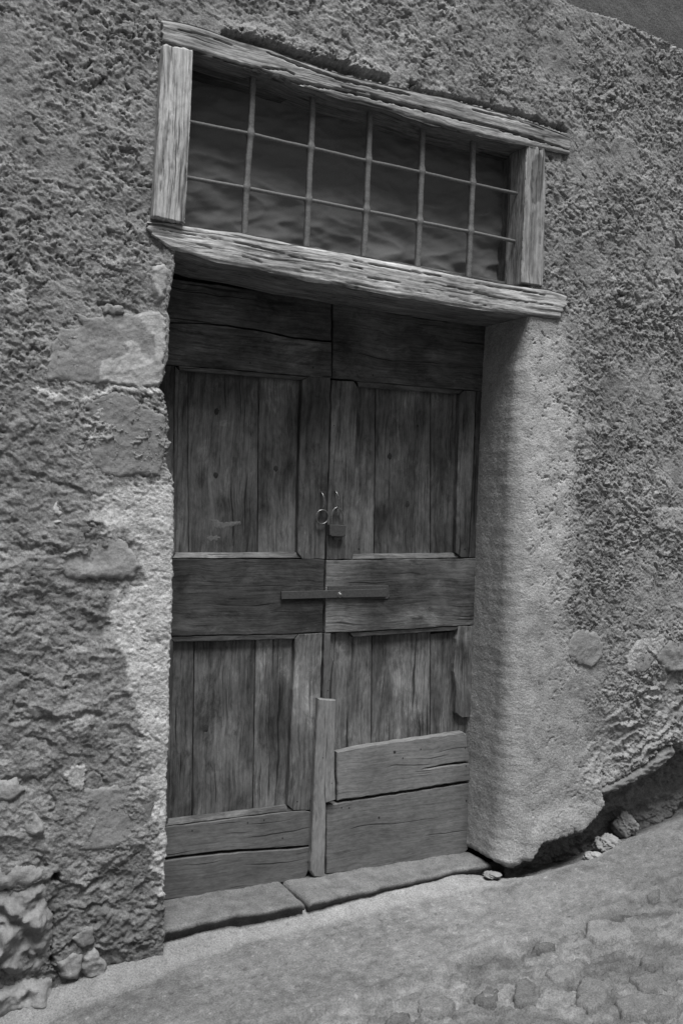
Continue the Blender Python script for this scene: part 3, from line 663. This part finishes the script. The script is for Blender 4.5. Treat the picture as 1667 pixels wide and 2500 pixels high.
H2 = [(448, 431), (460, 434), (604, 460), (755, 489), (892, 515), (1023, 542), (1147, 566), (1263, 591)]
VB = [[(620, 150), (617, 205), (611, 330), (601, 462), (596, 578)], [(766, 190), (763, 247), (758, 362), (752, 489), (747, 606)], [(905, 235), (902, 292), (898, 395), (893, 516), (887, 630)],
      [(1032, 270), (1030, 330), (1028, 421), (1023, 542), (1018, 655)], [(1155, 300), (1153, 355), (1152, 449), (1147, 566), (1142, 680)]]
def resample(P, y, n):
    w_ = PP(P, y); L = np.concatenate([[0], np.cumsum(np.hypot(*np.diff(w_, axis=0).T))]); t = np.linspace(0, L[-1], n)
    return np.stack([np.interp(t, L, w_[:, 0]), np.full(n, y), np.interp(t, L, w_[:, 1])], -1)
cross = [PY(*p, YG) for p in H1[2:-1]] + [PY(*p, YG) for p in H2[2:-1]]
for P in VB:
    p = resample(P, YG, 90); d = np.min([np.hypot(p[:, 0] - c[0], p[:, 2] - c[1]) for c in cross], 0)
    r = .0091 + .0040 * np.exp(-(d / .012) ** 2) + .0007 * perlin(p[:, 2] * 40, p[:, 0] * 9, 7)
    p[:, 0] += .0010 * perlin(p[:, 2] * 9, p[:, 0], 8)
    tube('bar', p, r, M_iron, grille, 12, True)
for P in (H1, H2):
    p = resample(P, YG, 140); r = .0066 + .0006 * perlin(p[:, 0] * 40, p[:, 2] * 9, 7)
    p[:, 2] += .0012 * perlin(p[:, 0] * 7, 3., 9)
    tube('bar', p, r, M_iron, grille, 10)

# ------------------------------------------------------------------ the door
YD = REV - .005                              # face of stiles and rails
YP = YD + .024                               # face of the panel boards
def leaf(x, label):
    return thing('door_leaf', (x, YD, .06), label, 'door', 'two leaves of the old double door')
LL = leaf(1.35, 'left leaf of the old wooden double door, with the iron ring and dark middle rail')
RL = leaf(2.0, 'right leaf of the old wooden double door, with the padlock staple and patched bottom boards')
TH = .030
# left leaf ---------------------------------------------------------
board('rail', [(330, 660), (420, 680), (600, 705), (809, 738), (809, 831), (720, 823), (640, 806), (554, 792), (470, 787), (410, 786), (330, 780)], YD, TH, M_dh, LL, .98, jit=.0015)
board('rail', [(330, 784), (410, 789), (470, 790), (554, 796), (640, 810), (720, 827), (809, 836), (810, 922), (753, 919), (700, 913), (437, 892), (330, 884)], YD, TH, M_dh, LL, 1.15, jit=.0015)
def mould(poly, parent, col, horiz=True, up=0):
    o = board('moulding', poly, YD + .002, .020, M_dh if horiz else M_dv, parent, col, bev=.0025)
    if up:                                   # chamfered face: leans back upwards (up=1) or downwards (up=-1)
        co_ = np.zeros(len(o.data.vertices) * 3); o.data.vertices.foreach_get('co', co_); P = co_.reshape(-1, 3)
        t_ = (P[:, 2] - P[:, 2].min()) / (P[:, 2].max() - P[:, 2].min()); t_ = t_ if up > 0 else 1 - t_
        P[:, 1] += np.where(P[:, 1] < 0, .013 * t_, 0); o.data.vertices.foreach_set('co', P.ravel()); o.data.update()
    return o
mould([(437, 893), (752, 920), (737, 928), (439, 903)], LL, 1.15)
board('stile', [(330, 886), (427, 893), (424, 1100), (420, 1363), (330, 1363)], YD, TH, M_dv, LL, .95)
mould([(428, 893), (438, 904), (430, 1346), (421, 1362)], LL, 1.1, False)
for (a, b, c, d, t_) in ((437, 459, 429, 460, 1.15), (460, 631, 461, 628, 1.0), (633, 742, 630, 728, 1.08)):
    board('panel_board', [(a, 895), (b, 905), (d, 1358), (c, 1358)], YP, .014, M_dv, LL, t_, bev=.0016)
board('stile', [(738, 928), (754, 920), (807, 922), (803, 1100), (797, 1250), (793, 1365), (738, 1365), (727, 1349), (730, 1150)], YD, TH, M_dv, LL, .95, jit=.0015)
mould([(421, 1363), (430, 1350), (728, 1348), (739, 1363)], LL, 1.9, up=1)
board('rail', [(330, 1365), (415, 1365), (792, 1366), (790, 1460), (788, 1543), (720, 1547), (414, 1553), (330, 1555)], YD, TH, M_dh, LL, .60, jit=.0012)
mould([(414, 1554), (728, 1548), (718, 1560), (424, 1568)], LL, .8)
board('stile', [(330, 1556), (413, 1554), (408, 1750), (400, 2018), (330, 2026)], YD, TH, M_dv, LL, 1.0)
mould([(414, 1555), (424, 1568), (418, 1800), (412, 2003), (402, 2018)], LL, .9, False)
for (a, b, c, d, t_, e) in ((424, 474, 412, 468, 1.0, 0), (476, 623, 470, 616, 1.15, 0), (625, 724, 618, 708, 1.35, 0)):
    board('panel_board', [(a, 1560), (b, 1558), (d, 2010), (c, 2012)], YP, .014, M_dv, LL, t_, bev=.0016)
board('stile', [(721, 1560), (730, 1548), (787, 1545), (782, 1700), (774, 1860), (767, 1960), (758, 1978), (716, 1979), (703, 1966), (708, 1850)], YD, TH, M_dv, LL, 1.35, jit=.0015)
mould([(402, 2018), (414, 2002), (560, 1985), (702, 1967), (716, 1979), (560, 1998)], LL, 1.5, up=1)
board('rail', [(330, 2030), (402, 2020), (560, 2000), (716, 1981), (745, 1979), (765, 1984), (763, 2020), (761, 2034), (768, 2040), (760, 2062), (723, 2066), (541, 2077), (445, 2088), (391, 2096), (330, 2104)], YD, TH, M_nh, LL, .82, jit=.0014)
board('rail', [(330, 2112), (391, 2104), (445, 2096), (541, 2085), (723, 2073), (758, 2068), (757, 2098), (750, 2106), (757, 2116), (744, 2146), (560, 2176), (391, 2199), (330, 2210)], YD - .003, TH, M_nh, LL, .74, jit=.0014)
# right leaf --------------------------------------------------------
board('rail', [(814, 738), (1000, 770), (1187, 796), (1183, 955), (1130, 951), (870, 930), (862, 927), (812, 923)], YD + .002, TH, M_dh, RL, 1.08, jit=.0012)
mould([(872, 931), (1131, 952), (1121, 962), (875, 944)], RL, .95)
board('stile', [(811, 928), (864, 931), (873, 945), (868, 1100), (862, 1345), (858, 1366), (798, 1366), (800, 1250), (806, 1100)], YD - .001, TH, M_dv, RL, 1.25, jit=.0015)
for (a, b, c, d, t_) in ((866, 916, 858, 912, 1.15), (918, 1050, 914, 1049, 1.2), (1052, 1126, 1051, 1112, 1.0)):
    board('panel_board', [(a, 936), (b, 940), (d, 1356), (c, 1358)], YP, .014, M_dv, RL, t_, bev=.0016)
board('stile', [(1122, 963), (1133, 953), (1161, 955), (1155, 1150), (1143, 1361), (1126, 1361), (1112, 1349), (1117, 1150)], YD, TH, M_dv, RL, 1.2)
board('stile', [(1163, 955), (1186, 957), (1182, 1150), (1173, 1361), (1145, 1361), (1157, 1150)], YD + .002, TH, M_dv, RL, 1.1)
mould([(860, 1366), (866, 1353), (1112, 1350), (1126, 1362)], RL, 1.9, up=1)
board('rail', [(797, 1368), (1172, 1363), (1170, 1450), (1167, 1525), (1122, 1528), (855, 1543), (794, 1545), (795, 1460)], YD - .001, TH, M_dh, RL, 1.30, jit=.0012)
mould([(853, 1544), (1122, 1529), (1111, 1539), (862, 1556)], RL, 1.0)
board('stile', [(792, 1547), (808, 1547), (807, 1600), (821, 1625), (822, 1670), (819, 1712), (788, 1708)], YD - .001, TH, M_nv, RL, .62, jit=.002)
for (a, b, c, d, t_) in ((800, 907, 790, 905, 1.35), (909, 1050, 907, 1048, 1.5), (1052, 1160, 1050, 1150, 1.2)):
    board('panel_board', [(a, 1548), (b, 1534), (d, 1850), (c, 1860)], YP, .014, M_dv, RL, t_, bev=.0016)
board('stile', [(1118, 1529), (1136, 1528), (1168, 1527), (1163, 1640), (1156, 1750), (1128, 1752), (1112, 1740), (1114, 1690), (1108, 1640), (1112, 1580)], YD, TH, M_dv, RL, 1.6, jit=.0018, step=.016)
board('batten', [(778, 1706), (821, 1709), (818, 1800), (817, 1830), (819, 1953), (796, 1961), (795, 2060), (793, 2143), (767, 2141), (758, 2127), (765, 1990), (770, 1850)], YD - .024, .03, M_nv, RL, 1.12, bev=.004, jit=.0015)
board('patch_board', [(822, 1836), (881, 1823), (1000, 1806), (1061, 1797), (1130, 1787), (1139, 1793), (1143, 1830), (1146, 1858), (1098, 1864), (1025, 1879), (1098, 1868), (1146, 1864), (1148, 1905), (1000, 1929), (824, 1955)],
      YD - .012, .03, M_nh, RL, 1.22, bev=.004, jit=.0016, step=.02)
board('patch_board', [(797, 1966), (823, 1961), (1000, 1935), (1147, 1912), (1145, 2000), (1143, 2073), (1128, 2087), (1060, 2094), (989, 2110), (881, 2125), (797, 2133)], YD - .008, .03, M_nh, RL, .92, bev=.003, jit=.0016)
# boards behind everything, closing the gaps
for L_, pl in ((LL, [(330, 650), (814, 735), (790, 1400), (765, 2125), (330, 2190)]), (RL, [(816, 735), (1195, 790), (1180, 1400), (1152, 2070), (768, 2120), (792, 1400)])):
    board('backing', pl, YD + TH + .004, .012, M_dark, L_, 1.)
board('hinge', [(372, 955), (400, 958), (402, 972), (374, 968)], YD - .03, .03, M_lock, LL, None, bev=.002)
# knots, nail heads, smears
def disc(name, px, py, r, y, parent, mat, h=.0012, el=1.25, seed=0):
    c = PY(px, py, y); n = 14; rs = np.random.RandomState(seed + int(px))
    ring = [(c[0] + r * math.cos(k * 2 * math.pi / n) * rs.uniform(.8, 1.15), y, c[1] + el * r * math.sin(k * 2 * math.pi / n) * rs.uniform(.8, 1.15)) for k in range(n)]
    inn = [(c[0] + (q[0] - c[0]) * .6, y - h, c[1] + (q[2] - c[1]) * .6) for q in ring]
    V = ring + inn + [(c[0], y - h * 1.1, c[1])]
    f = [(k, (k + 1) % n, (k + 1) % n + n, k + n) for k in range(n)] + [(k + n, (k + 1) % n + n, 2 * n) for k in range(n)]
    return centred(name, V, f, mat, parent, None, True)
M_knot = simple_mat('knot', .008, .03, 150., .9)
for L_, px, py, r in ((LL, 529, 1005, .010), (LL, 527, 1160, .009), (LL, 674, 1144, .009), (RL, 951, 1114, .010), (RL, 994, 1231, .010), (RL, 1019, 1040, .0045), (LL, 503, 1778, .011)):
    disc('knot', px, py, r, YP - .0004, L_, M_knot)
nails = [(LL, 586, 872, YD, .0022), (LL, 611, 886, YD, .003), (LL, 764, 897, YD, .004), (RL, 817, 908, YD, .003), (RL, 1040, 927, YD, .003), (RL, 910, 916, YD, .003), (LL, 730, 1417, YD, .003), (LL, 766, 1417, YD, .003), (RL, 812, 1418, YD, .003), (RL, 920, 1416, YD, .0035),
         (LL, 771, 1495, YD, .003), (LL, 735, 1496, YD, .003), (RL, 1048, 1483, YD, .004), (RL, 1000, 1377, YD, .003), (LL, 726, 1957, YD, .003), (LL, 758, 1955, YD, .0025), (LL, 470, 2028, YD, .003), (LL, 605, 2008, YD, .003), (LL, 645, 2002, YD, .003), (LL, 690, 2046, YD, .003),
         (RL, 925, 1996, YD - .008, .0045), (RL, 834, 1972, YD - .008, .003), (RL, 852, 1972, YD - .008, .003), (RL, 1138, 1955, YD - .008, .004), (RL, 963, 1836, YD - .012, .006), (RL, 983, 1851, YD - .012, .003), (RL, 1027, 1829, YD - .012, .003), (RL, 1137, 1870, YD - .012, .003), (RL, 1135, 1826, YD - .012, .003),
         (RL, 788, 1850, YD - .024, .002), (RL, 810, 1912, YD - .024, .002), (RL, 804, 1661, YD, .003), (RL, 800, 1686, YD, .004), (RL, 829, 1016, YD, .003), (RL, 815, 1039, YD, .003), (RL, 1168, 1071, YD, .004), (RL, 876, 1340, YP, .004), (RL, 1134, 1340, YD, .004)]
for k, (L_, px, py, y, r) in enumerate(nails):
    disc('nail_head', px, py, r, y - .0004, L_, M_knot, .0008, 1., 50 + k)
def smear(poly, y, parent, seed):
    P = PP(poly, y); lo = P.min(0) - .005; hi = P.max(0) + .005; u = np.arange(lo[0], hi[0], .0022); v_ = np.arange(lo[1], hi[1], .0022)
    U, V = np.meshgrid(u, v_, indexing='ij')
    d = sdist(U + .004 * fbm(U * 120, V * 50, seed, 2), V + .004 * fbm(U * 90 + 3, V * 90, seed + 1, 2), P)
    h = .0007 * sstep(0, .004, d) - .001 * (d < 0); k = (d > -.002); kk = k[:-1, :-1] & k[1:, 1:] & k[1:, :-1] & k[:-1, 1:]
    f = gridfaces(len(u), len(v_), kk)
    used = np.unique(f); mp = np.full(U.size, -1); mp[used] = np.arange(len(used))
    return centred('plaster_smear', np.stack([U, y - h, V], -1).reshape(-1, 3)[used], mp[f], M_smear, parent, None, True)
smear([(514, 1270), (530, 1268), (540, 1275), (588, 1272), (590, 1280), (560, 1286), (538, 1292), (522, 1288)], YP, LL, 1)
smear([(503, 1310), (530, 1306), (540, 1312), (528, 1320), (508, 1320)], YP, LL, 2)

# ironwork on the doors
def arc_pts(pts3, n=24):
    P = np.array(pts3, float); t = np.linspace(0, 1, len(P)); q = np.linspace(0, 1, n)
    out = np.stack([np.interp(q, t, P[:, k]) for k in range(3)], -1)
    for _ in range(5): out[1:-1] = (out[:-2] + 2 * out[1:-1] + out[2:]) / 4
    return out
def on(px, py, y):
    a = PY(px, py, y); return (a[0], y, a[1])
st = tube('staple', arc_pts([on(783, 1200, YD + .004), on(785, 1202, YD - .012), on(791, 1213, YD - .022), on(792, 1228, YD - .024), on(788, 1242, YD - .020), on(784, 1246, YD - .006), on(784, 1246, YD + .004)]), .0030, M_bright, LL)
st2 = tube('staple', arc_pts([on(817, 1196, YD + .004), on(819, 1199, YD - .012), on(826, 1210, YD - .022), on(828, 1226, YD - .024), on(824, 1240, YD - .020), on(820, 1243, YD - .006), on(820, 1243, YD + .004)]), .0030, M_bright, RL)
c = PY(786, 1262, YD - .014); R_ = .0255
th = np.linspace(0, 2 * math.pi, 41)[:-1]
def ring(name, cx, cy, cz, R, r, mat, parent, tilt=.25):
    V = []
    for a in th:
        for k in range(8):
            b = 2 * math.pi * k / 8; rr = R + r * math.cos(b)
            V.append((cx + rr * math.cos(a), cy + r * math.sin(b) - tilt * (rr * math.sin(a)) * .3, cz + rr * math.sin(a)))
    n = len(th); i = np.arange(n * 8).reshape(n, 8); i2 = np.roll(i, -1, 0); f = np.stack([i, i2, np.roll(i2, -1, 1), np.roll(i, -1, 1)], -1).reshape(-1, 4)
    return centred(name, V, [tuple(q) for q in f], mat, parent, None, True)
ring('ring_handle', c[0], YD - .016, c[1], R_, .0028, M_bright, st)
pad = thing('padlock', on(825, 1310, YD - .015), 'small dark rusty padlock hanging from the staple beside the iron ring', 'padlock')
yl = YD - .018
tube('shackle', arc_pts([on(809, 1284, yl), on(809, 1262, yl), on(811, 1247, yl), on(823, 1236, yl), on(835, 1247, yl), on(838, 1262, yl), on(838, 1284, yl)], 30), .0030, M_bright, pad)
board('lock_body', [(805, 1281), (845, 1282), (844, 1308), (838, 1311), (810, 1310), (805, 1306)], YD - .028, .020, M_lock, pad, None, bev=.0025, jit=.0003)
board('keyhole_cover', [(815, 1311), (834, 1311), (833, 1317), (816, 1317)], YD - .022, .010, M_lock, pad, None, bev=.001)
bar = thing('latch_bar', on(815, 1452, YD), 'flat iron latch bar with a round rivet across the seam of the two door leaves', 'latch')
strap = board('strap', [(687, 1444), (740, 1443), (815, 1441), (943, 1437), (943, 1457), (815, 1460), (688, 1463)], YD - .013, .006, M_lock, bar, None, bev=.0012, jit=.0004)
board('backing_plate', [(800, 1431), (948, 1429), (951, 1456), (946, 1462), (800, 1462)], YD - .005, .006, M_lock, bar, None, bev=.001, jit=.0006)
for q in (700, 930):
    board('stud', [(q - 4, 1446), (q + 4, 1446), (q + 4, 1454), (q - 4, 1454)], YD - .009, .012, M_lock, bar, None, bev=.001)
def dome(name, px, py, r, y, h, mat, parent):
    c = PY(px, py, y); V = []; n = 20; rings = [(1., 0.), (1., .25), (.86, .35), (.8, .25), (.62, .35), (.55, .8), (.35, 1.), (.0001, 1.05)]
    for a, b in rings:
        for k in range(n): V.append((c[0] + r * a * math.cos(2 * math.pi * k / n), y - h * b, c[1] + r * a * math.sin(2 * math.pi * k / n)))
    f = []
    for m_ in range(len(rings) - 1):
        for k in range(n): f.append((m_ * n + k, m_ * n + (k + 1) % n, (m_ + 1) * n + (k + 1) % n, (m_ + 1) * n + k))
    return centred(name, V, f, mat, parent, None, True)
dome('rivet', 830, 1452, .011, YD - .013, .008, M_bright, strap)

# ------------------------------------------------------------------ sill, ground
def slab(name, px_front, zt, y1, parent, alb, seed, h=.09, dy=0.):
    """a worn stone slab: traced front edge on its top plane, running back to depth y1"""
    pts = []
    for a, b in px_front:
        d = _ray(a, b); p = EYE + d * (zt - EYE[2]) / d[2]; pts.append((p[0], p[1]))
    pts = np.array(pts); x0, x1 = pts[0, 0], pts[-1, 0]
    nu = max(20, int((x1 - x0) / .006)); xs = np.linspace(x0, x1, nu); yf = np.interp(xs, pts[:, 0], pts[:, 1]) + dy
    prof = [(.030, -h), (.018, -.03), (.003, -.017), (.001, -.006), (.007, -.0005)] + [(.011 + (q / 22) , 0.) for q in range(1, 23)]
    n = len(prof); V = np.zeros((nu, n, 3))
    for k, (u, dz) in enumerate(prof):
        y = yf + u if k < 5 else yf + .007 + (y1 - yf - .007) * (k - 4) / (n - 5)
        nn = fbm(xs * 12, y * 12, seed, 3); fn = fbm(xs * 60, y * 60, seed + 1, 2)
        V[:, k, 0] = xs; V[:, k, 1] = y - (.0025 * fbm(xs * 14, np.full(nu, dz * 60), seed + 2, 3) if k < 5 else 0); V[:, k, 2] = zt + dz + (.0034 * nn + .0022 * fn)
    ends = sstep(0, .012, np.minimum(xs - x0, x1 - xs)); V[:, 2:, 2] -= (.006 * (1 - ends))[:, None]
    f = [tuple(q) for q in gridfaces(nu, n)[:, :]]
    i = np.arange(nu * n).reshape(nu, n); f += [tuple(i[0]), tuple(i[-1][::-1])]
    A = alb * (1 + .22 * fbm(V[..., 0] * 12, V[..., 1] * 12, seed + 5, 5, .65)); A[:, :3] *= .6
    o = centred(name, V.reshape(-1, 3), f, M_ground, parent, None, True); set_albedo(o.data, A.ravel()); return o
sill = thing('door_sill', (1.7, .1, 0), 'worn low stone step under the double door, split into two slabs', 'door step')
slab('slab', [(340, 2285), (400, 2270), (470, 2255), (560, 2235), (650, 2222), (745, 2204)], .045, .40, sill, .125, 601)
slab('slab', [(757, 2203), (950, 2160), (1110, 2124), (1200, 2108)], .045, .40, sill, .14, 611)

edge_px = [(300, 2640), (560, 2520), (760, 2470), (900, 2428), (1010, 2392), (1090, 2360), (1170, 2325), (1250, 2300), (1330, 2276), (1420, 2248), (1500, 2222), (1580, 2180), (1660, 2150), (1900, 2080)]
edgeG = np.array([PG(a, b) for a, b in edge_px])
fil_px = [(60, 2540), (150, 2478), (270, 2434), (350, 2406), (466, 2354), (599, 2303), (765, 2266), (900, 2232), (1000, 2206), (1160, 2172), (1250, 2150), (1350, 2130), (1450, 2098), (1540, 2055), (1640, 2020), (1800, 1960)]
filG = np.array([PG(a, b) for a, b in fil_px])
def ground():
    xs = spaced(-14, 20, .35, 3.6, .0055); ys = spaced(-16, .40, -.95, .36, .0055)
    X, Y = np.meshgrid(xs, ys, indexing='ij')
    z = gbase(X, np.maximum(Y, -4))
    wx = X + .02 * fbm(X * 9, Y * 9, 701, 3); wy = Y + .02 * fbm(X * 9 + 4, Y * 9, 702, 3)
    ye = np.interp(wx, edgeG[:, 0], edgeG[:, 1]); out = ye - wy                 # beyond the cement strip, towards the street
    yfil = np.interp(X + .01 * perlin(X * 12, Y * 3, 703), filG[:, 0], filG[:, 1]); near = wy * .4 + Y * .6 - yfil   # cement fillet against wall and step
    st = sstep(-.005, .02, out)
    fine = perlin(X / .011, Y / .011, 704) + .6 * perlin(X / .006, Y / .006, 705)
    z = z + .004 * fbm(X * 5, Y * 5, 706, 3) + .0009 * fine * (1 - st) - .006 * np.maximum(0, fbm(X / .025, Y / .025, 716, 4, .6) - .35) + .0022 * fbm(X * 30, Y * 30, 722, 4, .65)
    z = z + np.interp(X, [.6, 1.0, 1.55, 2.1], [.30, .46, .34, .14]) * np.clip(near, 0, .085) * (1 - st) * sstep(2.45, 2.2, X)
    z = z - sstep(2.2, 2.45, X) * .42 * np.clip(near + .01 * fbm(X * 14, Y * 14, 718, 3), 0, .30)
    # street: old rough stone paving, worn and half buried in cement
    ca, sa = math.cos(.30), math.sin(.30); a = X * ca - Y * sa; b = X * sa + Y * ca
    wa = a + .03 * fbm(X * 8, Y * 8, 707, 4, .6); wb = b + .03 * fbm(X * 8 + 5, Y * 8, 719, 4, .6)
    d1, d2, cid = worley2(wa * 6.0, wb * 11.5, 708); jo = sstep(.13, .0, d2 - d1) * sstep(-.35, .25, fbm(a * 2.4, b * 3, 717, 2))
    z = z - st * (.016 - .010 * (1 - sstep(0, .03, out)) * 0) + st * (-.011 * jo + .008 * (cid - .5) + .013 * fbm(a * 10, b * 24, 709, 5, .66) + .0016 * fine - .010 * np.maximum(0, fbm(a * 16, b * 34, 710, 3) - .35))
    # a rolled lip of cement along the edge of the strip
    z = z + .008 * np.exp(-((out + .022) / .022) ** 2)
    A = .158 * (1 + .20 * fbm(X * 4, Y * 4, 711, 4) + .20 * fbm(X * 20, Y * 26, 712, 5, .7)) * (1 + .45 * sstep(.55, .95, fbm(X * 45, Y * 60, 720, 3, .6))) * (1 - .35 * sstep(.6, 1., fbm(X * 30 + 4, Y * 40, 721, 3, .6)))
    nf = sstep(-.015, .02, near) * (1 - st); A = A * (1 - nf) + nf * .22 * (1 + .09 * fbm(X * 14, Y * 14, 713, 3))
    pal = sstep(.9, 1.9, X + Y * .7); A *= .80 + .28 * pal * sstep(3.0, 2.0, X)
    A = A * (1 - st) + st * .135 * (1 + .40 * fbm(a * 9, b * 18, 714, 5, .6)) * (.75 + .5 * cid)
    A *= 1 - .10 * np.maximum(0, fine - .4)
    me = mesh('street', np.stack([X, Y, z], -1).reshape(-1, 3), gridfaces(len(xs), len(ys)), True)
    set_albedo(me, A); o = link('street', me, M_ground); o['kind'] = 'structure'
    return o
street = ground()
gst = [([(1411, 2450), (1408, 2410), (1425, 2385), (1465, 2388), (1482, 2415), (1478, 2450), (1445, 2462)], .018, .004, .25), ([(1257, 2440), (1258, 2400), (1280, 2386), (1310, 2402), (1318, 2432), (1290, 2444)], .012, .006, .22),
       ([(1430, 2280), (1436, 2248), (1470, 2240), (1530, 2258), (1545, 2280), (1500, 2284), (1460, 2295)], .012, .006, .33), ([(1562, 2350), (1570, 2330), (1600, 2328), (1618, 2342), (1600, 2354)], .012, .004, .21),
       ([(1578, 2188), (1588, 2168), (1606, 2170), (1608, 2190)], .014, .004, .22), ([(940, 2490), (965, 2470), (995, 2470), (1000, 2495)], .010, .003, .19),
       ([(1155, 2440), (1190, 2405), (1215, 2415), (1205, 2445)], .008, .006, .18), ([(1300, 2310), (1330, 2296), (1350, 2302), (1330, 2318)], .006, .003, .2),
       ([(1500, 2440), (1560, 2420), (1640, 2430), (1660, 2470), (1580, 2480), (1520, 2468)], .010, .006, .25), ([(1330, 2370), (1380, 2345), (1410, 2360), (1390, 2385), (1350, 2392)], .007, .005, .3),
       ([(1020, 2440), (1080, 2425), (1110, 2440), (1090, 2470), (1030, 2475)], .007, .006, .27), ([(1540, 2385), (1600, 2370), (1650, 2380), (1640, 2405), (1570, 2410)], .009, .006, .24)]
for k, (pl, pr, bp_, al) in enumerate(gst):
    plate('paving_stone', pl, pr - .014, bp_ * 1.9, al * .52, street, .020, 800 + k * 13, .0055, 'ground', M_ground)

# lumps of broken mortar lying at the foot of the hollow
def rock(label, px, py, y, size, alb, seed):
    import bmesh as _b
    x_, z_ = PY(px, py, y); bm = _b.new(); _b.ops.create_icosphere(bm, subdivisions=5, radius=1.)
    P = np.array([v.co[:] for v in bm.verts]); th_ = np.arctan2(P[:, 1], P[:, 0]); ph = np.arcsin(np.clip(P[:, 2], -1, 1))
    r = 1 + .28 * fbm(P[:, 0] * 1.5 + P[:, 2], P[:, 1] * 1.5 - P[:, 2] * 1.3, seed, 4) + .10 * fbm(P[:, 0] * 6 + P[:, 2] * 3, P[:, 1] * 6 + P[:, 2] * 4, seed + 3, 3)
    P = P * r[:, None] * np.array(size)
    fs_ = [tuple(v.index for v in f_.verts) for f_ in bm.faces]; bm.free()
    P += np.array([x_, y, float(gbase(x_, y)) + (-.028 if x_ > 2.4 else 0) + .45 * size[2]])
    o = centred('mortar_lump', P, fs_, M_stone, None, None, True); set_albedo(o.data, np.full(len(P), alb) * (1 + .1 * fbm(P[:, 0] * 40, P[:, 2] * 40, seed, 3)))
    o['label'] = label; o['category'] = 'rubble'; o['group'] = 'lumps of mortar under the wall'
rock('larger knobbly lump of mortar in the hollow under the right wall', 1482, 2020, .03, (.055, .045, .036), .22, 901)
rock('small pale lump of mortar at the mouth of the hollow', 1447, 2072, -.0, (.036, .03, .016), .25, 905)
rock('dark lump of mortar deeper in the hollow beside the bigger lump', 1525, 1985, .10, (.05, .05, .05), .18, 909)
rock('flat chip of mortar between the door step and the right jamb', 1200, 2135, .06, (.035, .03, .010), .20, 913)
